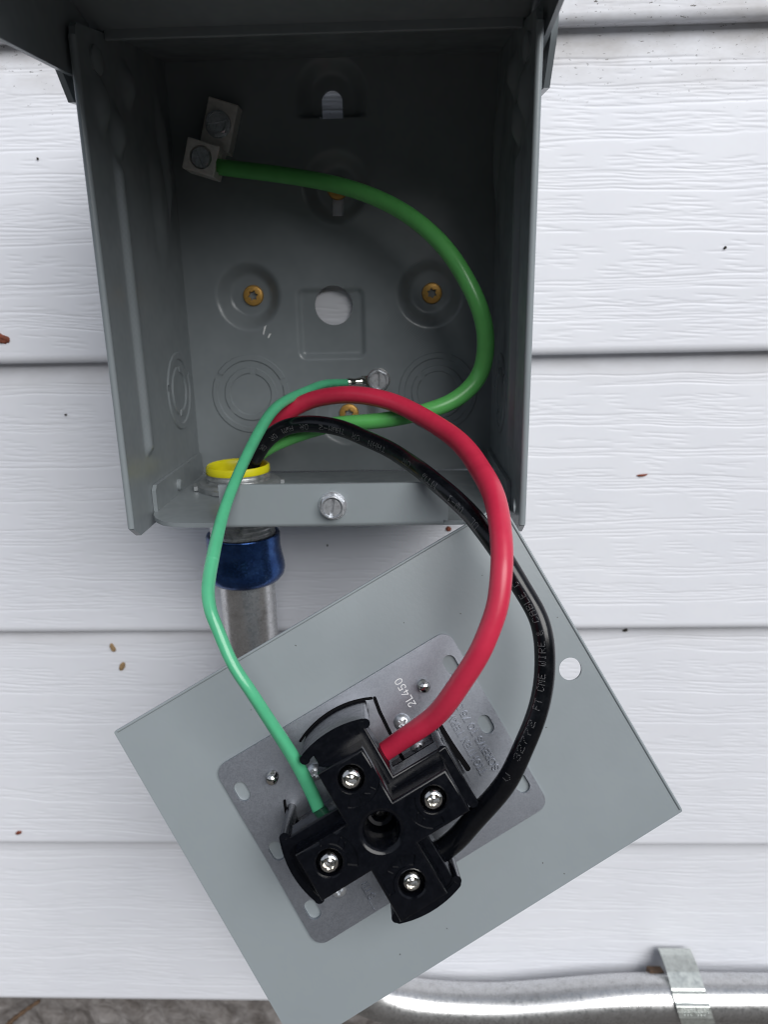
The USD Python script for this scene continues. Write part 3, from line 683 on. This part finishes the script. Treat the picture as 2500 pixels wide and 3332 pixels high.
for k in range(4):
    L, ya, yb, yd, yr = ARMS[k]
    y0, y1 = min(ya, yd), max(yb, yd)
    low = block(4, 26.0, -6.2, 6.2, 1.2, 17.5)                             # hollowed stem under the clamp
    stem = low - block(9, 24.5, -7, 7, 6.0, 15.5)
    def slab(x1, u0, u1, z0, z1, r=0.7):
        pts = []
        for ins, dz in ((0, r), (0.12 * r, 0.62 * r), (0.3 * r, 0.3 * r), (0.6 * r, 0.08 * r), (r, 0)):
            pts += [(x, y, z1 - dz) for x in (-2, x1 - ins) for y in (u0 + ins, u1 - ins)]
        return hull(pts + [(x, y, z0) for x in (-2, x1 + 0.25) for y in (u0 - 0.25, u1 + 0.25)])
    deck = slab(27.0 if k == 0 else 29.2, y0, y1, 17.0, 23.8, 0.6)
    if k == 0:
        shell = union(slab(27.3, -10.4, 8.8, 1.2, 24.5, 0.6) - block(-5, 24.4, -20, 20, -5, 30))
        posts = [cyl(1.5, 22.9, n=24).translate([25.8, y, 1.2]) for y in (8.0, -9.6)]
    else:
        deck = deck ^ cyl(29.6, 40, n=96)
        shell = sector_shell(R0 - 2.4, R0 + (0.8 if k == 3 else 0.3), 21.5, 1.2, 24.6)
        posts = [cyl(1.5, 23.0, n=24).translate([(R0 - 1.2) * math.cos(t), (R0 - 1.2) * math.sin(t), 1.2]) for t in (math.radians(20.9), math.radians(-20.9))]
    head = slab(L, ya, yb, 22.0, 32.0, 0.9)
    solids.append(rot(union(stem, deck, shell, head, *posts), 90 * k))
body = union(*solids)
cut = [cyl(5.1, 30, 5.3, 56).translate([0, 0, 14.0]), lathe([(0, 31.0), (5.2, 31.0), (5.5, 31.45), (5.9, 31.75), (6.5, 31.95), (6.6, 34), (0, 34)], 56)]
for k in range(4):
    cut.append(cyl(3.5, 1.0, 4.4, 40).translate([17.0 * math.cos(math.pi / 2 * k), 17.0 * math.sin(math.pi / 2 * k), 31.15]))
    cut.append(cyl(3.75, 10, 3.9, 40).translate([17.0 * math.cos(math.pi / 2 * k), 17.0 * math.sin(math.pi / 2 * k), 27.6]))
    # shallow crescent field towards the centre beside each terminal
    th = np.radians(np.linspace(118 + 25, 242 + 25, 18))
    ring_p = [(17 + 8.2 * math.cos(t), 8.2 * math.sin(t)) for t in th] + [(17 + 5.1 * math.cos(t), 5.1 * math.sin(t)) for t in th[::-1]]
    fieldp = sg.Polygon(ring_p).intersection(sg.box(2, -7.0, 24, 7.0)).buffer(-0.3).buffer(0.3)
    cut.append(rot(shp(fieldp).extrude(5).translate([0, 0, 31.45]), 90 * k))
body = body - union(*cut)
bd = part(cov, 'inlet_body', body.translate([CX, CY, 0.15]), 'black_plastic', smooth=28)
# fine raised strokes in the crescent fields
for k in range(4):
    for j, (dr, da) in enumerate(((6.6, 175), (6.4, 196), (6.8, 214))):
        t = math.radians(da)
        x, y = 17 + dr * math.cos(t), dr * math.sin(t)
        tick = block(-0.8, 0.8, -0.14, 0.14, 31.3, 31.85).rotate([0, 0, da + 40 * (j % 2)]).translate([x, y, 0])
        part(bd, 'moulded_mark', rot(tick, 90 * k).translate([CX, CY, 0.15]), 'black_plastic')
# terminal screws: domed heads with a hexagon socket
def socket_screw():
    s = lathe([(0, 0), (3.2, 0), (3.2, 0.5), (3.05, 1.3), (2.6, 2.2), (2.05, 2.65), (0, 2.7)], 48)
    hx = m3.CrossSection([np.array([(1.75 * math.cos(t), 1.75 * math.sin(t)) for t in np.arange(6) * math.pi / 3 + 0.3])]).extrude(4).translate([0, 0, 1.2])
    cone = lathe([(0, 0.75), (1.55, 1.25), (1.9, 1.3), (1.9, 1.2), (0, 0.7)], 24)
    return union(s - hx, lathe([(0, 1.1), (1.7, 1.1), (0.5, 1.75), (0, 1.8)], 24))
for k in range(4):
    a = math.pi / 2 * k
    zoff = (30.0, 30.2, 29.9, 29.0)[k]
    part(bd, 'terminal_screw', rot(socket_screw(), 37 * k + 12).translate([CX + 17.0 * math.cos(a), CY + 17.0 * math.sin(a), zoff]), 'bright_screw', smooth=38)
part(bd, 'centre_boss', union(lathe([(2.6, 13.8), (4.4, 13.8), (4.4, 17.6), (4.0, 18.2), (2.9, 18.2), (2.6, 17.8)], 40)).translate([CX, CY, 0]), 'black_plastic')
part(bd, 'centre_screw', rot(cross_screw(2.3), 30).translate([CX, CY, 15.0]), 'black_oxide_screw', smooth=35)
# black gasket edge showing in the plate's cut-outs as thin ridges
def ridge(pts, w=0.8, h=0.5): return shp(sg.LineString(pts).buffer(w / 2, 6)).extrude(h).translate([0, 0, T0 - 0.1])
arc4 = lambda r, a0, a1: [(CX + r * math.cos(t), CY + r * math.sin(t)) for t in np.radians(np.linspace(a0, a1, 16))]
gk = [ridge([(4.6, 25.5), (3.8, 21.0), (3.2, 12.6), (2.4, 2.0)], 1.1), ridge([(18.3, 8.5), (18.5, 0), (19.2, -9.6)], 1.7)] + [ridge(arc4(30.3, 90 * k - 26, 90 * k + 26), 0.8, 0.7) for k in (1, 2, 3)]
for q in gk: part(bd, 'gasket_edge', q, 'dark_rubber')

# ================================================================== the wires (centre line and radius, millimetres)
WIRES = {
    'bond_green': [(-75.9, -14.1, 55.1, 2.99), (-71.2, -15.3, 53.8, 2.98), (-54.4, -18.7, 51.0, 3.01), (-37.9, -23.3, 47.8, 2.97), (-21.8, -29.2, 43.6, 2.97), (-6.3, -33.6, 37.5, 2.99), (6.3, -38.7, 29.4, 3.07), (16.1, -43.3, 19.7, 3.10), (22.6, -46.9, 9.9, 3.14), (27.4, -48.5, 0.2, 3.16), (30.0, -47.8, -8.8, 3.19), (30.4, -46.8, -16.3, 3.23), (28.8, -45.9, -23.9, 3.21), (24.3, -46.8, -30.0, 3.16), (17.9, -48.2, -34.3, 3.11), (10.0, -49.2, -37.1, 3.05), (-2.1, -48.3, -40.0, 3.01), (-14.5, -46.1, -41.7, 2.99), (-27.5, -40.7, -43.5, 2.99), (-39.0, -36.8, -46.9, 2.93), (-48.7, -35.1, -50.6, 2.83), (-56.8, -33.4, -54.9, 2.80), (-63.3, -31.2, -61.1, 2.78), (-67.2, -28.5, -69.5, 2.76), (-69.7, -24.8, -81.6, 2.82)],
    'red': [(-69.4, -22.1, -83.3, 3.25), (-67.4, -23.8, -71.2, 3.26), (-63.0, -26.7, -59.9, 3.26), (-57.1, -30.2, -50.8, 3.29), (-51.7, -32.8, -44.2, 3.33), (-46.3, -34.9, -39.5, 3.29), (-38.5, -36.6, -35.2, 3.32), (-30.7, -39.8, -32.8, 3.33), (-21.4, -44.4, -31.5, 3.33), (-12.4, -48.4, -31.9, 3.34), (-3.7, -52.8, -33.7, 3.34), (4.6, -59.7, -36.8, 3.38), (11.7, -68.7, -39.9, 3.38), (17.2, -77.6, -42.7, 3.43), (21.4, -87.9, -46.1, 3.45), (24.3, -99.3, -49.9, 3.45), (26.6, -113.1, -54.7, 3.35), (27.0, -125.6, -62.2, 3.21), (26.8, -129.9, -66.4, 3.14), (26.3, -133.1, -70.4, 3.09), (25.2, -136.2, -77.5, 3.05), (23.3, -138.0, -83.5, 3.05), (20.1, -139.2, -91.2, 3.07), (16.3, -138.4, -98.8, 3.12), (12.3, -136.6, -106.7, 3.16), (7.6, -133.8, -114.7, 3.17), (-0.4, -130.3, -123.4, 3.08), (-7.2, -127.8, -130.3, 2.95), (-11.4, -127.8, -133.6, 2.92)],
    'black': [(-67.9, -32.9, -81.3, 3.33), (-65.7, -34.6, -69.0, 3.33), (-60.1, -37.3, -57.3, 3.33), (-54.6, -40.2, -49.9, 3.21), (-46.4, -42.5, -44.2, 3.16), (-35.0, -45.8, -42.2, 3.18), (-23.3, -50.0, -43.5, 3.13), (-13.7, -57.7, -46.1, 3.05), (-5.5, -65.4, -48.5, 2.99), (2.0, -76.4, -51.2, 2.96), (6.5, -87.0, -52.4, 2.96), (10.5, -94.2, -54.4, 2.98), (13.9, -98.3, -56.5, 3.01), (19.3, -103.5, -60.8, 3.05), (22.8, -108.5, -64.1, 3.04), (28.8, -115.7, -71.5, 3.02), (34.1, -121.0, -79.7, 2.93), (38.5, -126.2, -87.5, 2.89), (39.9, -129.7, -96.4, 3.01), (39.3, -132.4, -105.6, 2.96), (36.9, -135.0, -114.5, 2.98), (33.0, -136.8, -124.2, 3.07), (28.2, -137.0, -135.3, 3.18), (19.8, -136.1, -147.8, 3.34), (14.9, -135.7, -154.8, 3.40), (10.2, -135.2, -159.8, 3.43), (6.0, -135.6, -162.7, 3.44)],
    'strand': [(-22.4, -11.8, -30.0, 1.50), (-23.8, -11.8, -30.2, 1.50), (-31.6, -18.2, -29.8, 1.72), (-38.6, -28.3, -31.4, 1.92), (-47.4, -43.0, -34.9, 2.01), (-52.0, -55.3, -40.8, 1.99), (-54.5, -68.6, -47.2, 1.96), (-56.2, -84.0, -53.7, 1.89), (-57.3, -97.2, -59.8, 1.85), (-57.7, -107.2, -65.4, 1.91), (-57.9, -116.3, -71.8, 1.96), (-58.0, -121.8, -76.7, 1.95), (-57.6, -124.8, -79.9, 1.93), (-56.2, -128.0, -83.8, 1.91), (-54.2, -130.1, -87.8, 1.90), (-49.8, -133.6, -96.9, 1.85), (-45.4, -135.4, -103.7, 1.83), (-41.5, -135.4, -111.3, 1.84), (-37.2, -134.7, -120.3, 1.92), (-33.2, -134.0, -129.2, 2.01), (-30.2, -133.6, -137.1, 2.06), (-27.4, -133.7, -145.3, 2.08), (-26.0, -134.2, -151.9, 2.07)],
}
LBL = {
    'bond_green': ('green_wire', 'plain grass-green wire looping round the inside of the box from the ground lug', 'wire'),
    'red': ('red_wire', 'thick red wire arching out of the box down to the power inlet', 'wire'),
    'black': ('black_wire', 'thick glossy black wire with white printed lettering running from box to inlet', 'wire'),
    'strand': ('green_wire', 'thinner sea-green stranded wire hanging at the left with a crimped ring end', 'wire')}
MAT = {'bond_green': 'green_insulation', 'red': 'red_insulation', 'black': 'black_insulation', 'strand': 'sea_green_insulation'}
CURVE = {}
for key in ('bond_green', 'red', 'black', 'strand'):
    name, label, cat = LBL[key]
    w = thing(name, label, cat, WIRES[key][0][:3])
    C, par = spline(WIRES[key], 0.8)
    C[:, 3] = np.clip(C[:, 3], 1.4, 3.6)
    kern = np.ones(9) / 9
    r = np.convolve(np.pad(C[:, 3], 4, mode='edge'), kern, 'valid')
    CURVE[key] = (C[:, :3], r, par, w)
    r2 = np.random.default_rng(len(key))
    ph = r2.uniform(0, 6.28, 4)
    if key == 'strand':      # the lay of the strands shows faintly through the jacket
        wob = lambda i, a, ph=ph: 1 + 0.026 * np.sin(4 * a + i * 0.062 + ph[0]) + 0.022 * np.sin(2 * a + i * 0.021 + ph[1])
    else:
        wob = lambda i, a, ph=ph: 1 + 0.007 * np.sin(2 * a + i * 0.03 + ph[0]) + 0.005 * np.sin(3 * a - i * 0.05 + ph[1])
    part(w, 'insulation', tube(C[:, :3], r, 36 if key != 'strand' else 32, wob), MAT[key], smooth=70)

# copper showing at the stripped ends inside the inlet
for key in ('red', 'black', 'strand'):
    C, r, par, w = CURVE[key]
    d = C[-1] - C[-6]; d /= np.linalg.norm(d)
    part(w, 'copper_core', tube(np.array([C[-1] + d * t for t in (-1.0, 1.5, 4.0)]), r[-1] * 0.68, 16), 'brass_screw', smooth=60)

# crimped ring terminal on the sea-green wire
C, r, par, w = CURVE['strand']
P0 = np.array([-23.6, -11.8, -30.2]); P1 = np.array([-16.4, -9.2, -30.1])
part(w, 'crimp_barrel', tube(np.array([P0 + (P1 - P0) * t for t in np.linspace(0, 1, 9)]), np.array([2.0, 2.1, 1.95, 1.75, 1.72, 1.9, 2.0, 2.0, 1.8]), 24), 'bright_screw', smooth=50)
rt = lathe([(2.4, 0), (4.9, 0), (4.9, 0.9), (2.4, 0.9)], 40)
neck = hull([(x, y, z) for x in (-7.2, -3.5) for y in (-1.9, 1.9) for z in (0, 0.9)])
part(w, 'ring_tongue', to_view(union(rt, neck), (-10.6, YB - 0.3, -29.9)), 'bright_screw', smooth=30)
zc = np.argmin(np.linalg.norm(C[:, :3] - np.array([-57.9, -116.3, -71.8]), axis=1))
for i, fct in ((zc, 1.045), (12, 1.04), (17, 1.04)):      # creases in the jacket
    q = C[i - 1:i + 2, :3]; q = np.array([q[0] + (q[2] - q[0]) * t for t in np.linspace(0, 1, 7)])
    part(w, 'jacket_crease', tube(q, r[i] * np.array([0.97, 1.0, 1 + (fct - 1) * 0.8, fct, 1 + (fct - 1) * 0.6, 1.0, 0.97]), 24), 'sea_green_insulation', smooth=60)

# dot-matrix print along the black wire
FONT = {'A': '01110 10001 10001 11111 10001 10001 10001', 'B': '11110 10001 10001 11110 10001 10001 11110', 'C': '01110 10001 10000 10000 10000 10001 01110', 'E': '11111 10000 10000 11110 10000 10000 11111',
        'F': '11111 10000 10000 11110 10000 10000 10000', 'G': '01110 10001 10000 10111 10001 10001 01110', 'H': '10001 10001 10001 11111 10001 10001 10001', 'I': '01110 00100 00100 00100 00100 00100 01110', 'L': '10000 10000 10000 10000 10000 10000 11111',
        'M': '10001 11011 10101 10101 10001 10001 10001', 'N': '10001 11001 10101 10011 10001 10001 10001', 'O': '01110 10001 10001 10001 10001 10001 01110', 'R': '11110 10001 10001 11110 10100 10010 10001', 'T': '11111 00100 00100 00100 00100 00100 00100',
        'U': '10001 10001 10001 10001 10001 10001 01110', 'V': '10001 10001 10001 10001 10001 01010 00100', 'W': '10001 10001 10001 10101 10101 10101 01010', '&': '01100 10010 10100 01000 10101 10010 01101', '-': '00000 00000 00000 11111 00000 00000 00000',
        '1': '00100 01100 00100 00100 00100 00100 01110', '2': '01110 10001 00001 00110 01000 10000 11111', '3': '01110 10001 00001 00110 00001 10001 01110', '7': '11111 00001 00010 00100 01000 01000 01000'}
C, r, par, bw = CURVE['black']
T = np.gradient(C, axis=0); T /= np.linalg.norm(T, axis=1, keepdims=True)
ARC = np.r_[0, np.cumsum(np.linalg.norm(np.diff(C, axis=0), axis=1))]
OUT = np.array([0.05, -0.955, 0.29])
dot_v, dot_f, nd = [], [], 0
tmpl = np.array([(0.6 * math.cos(t), 0.6 * math.sin(t)) for t in np.arange(6) * math.pi / 3])
for text, i0, i1 in (('V', 21.75, 21.50), ('32772', 21.15, 19.95), ('FT', 19.68, 19.30), ('CME', 19.10, 18.53), ('WIRE', 18.33, 17.58), ('&', 17.44, 17.26), ('CABLE', 17.06, 16.12), ('C', 15.93, 15.78), ('UL', 14.15, 13.70), ('VW-1', 13.10, 12.20),
                     ('MTW', 11.50, 10.40), ('OR', 9.54, 8.93), ('THHN', 8.13, 7.29), ('OR', 6.95, 6.60), ('THWN-2', 6.30, 5.30), ('OR', 4.98, 4.66), ('AWM', 4.45, 3.98), ('OR', 3.72, 3.38), ('GR', 3.05, 2.75)):
    s0, s1 = np.interp(i0, par, ARC), np.interp(i1, par, ARC)
    adv = (s1 - s0) / len(text)
    for k, ch in enumerate(text):
        if ch == ' ': continue
        for row, bits in enumerate(FONT[ch].split()):
            for col, bit in enumerate(bits):
                if bit == '0': continue
                s = s0 + adv * (k + 0.12 + col * 0.155)
                p = np.array([np.interp(s, ARC, C[:, q]) for q in range(3)]); t = np.array([np.interp(s, ARC, T[:, q]) for q in range(3)]); rr = np.interp(s, ARC, r)
                D = -t / np.linalg.norm(t)
                n0 = OUT - D * (OUT @ D); n0 /= np.linalg.norm(n0)
                up = np.cross(n0, D)
                ang = math.radians(29) + ((3 - row) * 0.31) / rr
                nn = n0 * math.cos(ang) + up * math.sin(ang); uu = up * math.cos(ang) - n0 * math.sin(ang)
                c0 = p + nn * (rr * 1.012 + 0.02)
                q = c0 + (tmpl[:, :1] * D + tmpl[:, 1:] * uu) * 0.13
                dot_v.append(q); dot_v.append((c0 + nn * 0.02)[None]); dot_f += [(nd + 6, nd + j, nd + (j + 1) % 6) for j in range(6)]; nd += 7
part(bw, 'printed_lettering', trimesh.Trimesh(np.vstack(dot_v), np.array(dot_f), process=False), 'grey_wire_print', smooth=False)

# ================================================================== bits stuck to the siding
def face_y(z):
    for i in range(1, len(EDGE)):
        if z > EDGE[i]:
            t = (EDGE[i - 1] - z) / (EDGE[i - 1] - EDGE[i]); return LAP * (1 - t) + (2.5 if i == len(EDGE) - 1 else 0)
    return 14
def crumb(name, label, cat, x, z, sx, sz, mat, seed, tilt=0.0, thick=0.8):
    s = trimesh.creation.icosphere(3, 1.0); v = np.array(s.vertices)
    n = meshkit.fbm(v * 1.6 + seed * 3.1, 3, seed) - 0.5
    v = v * (1 + 0.9 * n[:, None]) * [sx, thick, sz]
    ct, st_ = math.cos(tilt), math.sin(tilt)
    v = np.c_[v[:, 0] * ct - v[:, 2] * st_, v[:, 1], v[:, 0] * st_ + v[:, 2] * ct]
    y = face_y(z)
    o = thing(name, label, cat, (x, y, z))
    part(o, 'body', trimesh.Trimesh(v + [x, y - thick * 0.35, z], s.faces, process=False), mat, smooth=True)
crumb('leaf_scrap', 'rust-red scrap stuck at the left end of the siding course beside the box', 'debris', -176.5, -9.4, 4.6, 2.0, 'rust', 3, -0.35)
crumb('leaf_scrap', 'small orange-red scrap on the siding right of the red wire', 'debris', 108.6, -75.7, 2.3, 0.5, 'rust', 4, 0.1)
crumb('leaf_scrap', 'tiny reddish crumb on the siding just below the box, beside the black wire', 'debris', 20.5, -100.0, 1.3, 1.2, 'rust', 5)
crumb('seed_husk', 'brown oblong husk on the siding left of the conduit', 'debris', -147.7, -161.7, 1.0, 2.6, 'dry_leaf', 6, 0.35, 1.3)
crumb('seed_husk', 'pale brown crumpled husk just below the oblong husk on the siding', 'debris', -143.8, -172.0, 1.3, 2.4, 'dry_leaf', 7, -0.5, 1.0)
crumb('leaf_scrap', 'reddish fleck at the far lower left of the siding', 'debris', -209.5, -267.6, 1.7, 1.1, 'rust', 8, 0.4)
crumb('dirt_speck', 'round black speck high on the siding left of the box', 'dirt speck', -150.7, 62.2, 0.4, 0.45, 'dark_speck', 9)
crumb('dirt_speck', 'round black speck on the upper right siding', 'dirt speck', 134.6, 21.4, 0.55, 0.55, 'dark_speck', 10)
crumb('dirt_speck', 'dark double speck on the siding right of the cover plate corner', 'dirt speck', 107.6, -154.3, 1.2, 0.7, 'dark_speck', 11, 0.3)
crumb('dirt_speck', 'grey speck on the siding left of the box, level with its lower knockouts', 'dirt speck', -154.6, -44.3, 0.6, 0.35, 'dark_speck', 12)
crumb('dirt_speck', 'small dark speck on the siding under the middle of the box', 'dirt speck', -36.6, -107.3, 0.35, 0.5, 'dark_speck', 13)

# twig lying against the foundation at the bottom left corner
tw = thing('twig', 'thin brown bent twig against the foundation in the bottom left corner', 'twig', (-232, 6, -404))
tp, _ = spline(np.array([(-255, -2, -423), (-243, 2, -411), (-238, 3, -404.5), (-232, 4, -399.5), (-226, 6, -396.0), (-221, 8, -393.5)], float), 0.8)
part(tw, 'stem', tube(tp, np.linspace(1.9, 1.0, len(tp)), 12, lambda i, a: 1 + 0.16 * np.sin(2 * a + i * 0.9)), 'bark', smooth=60)
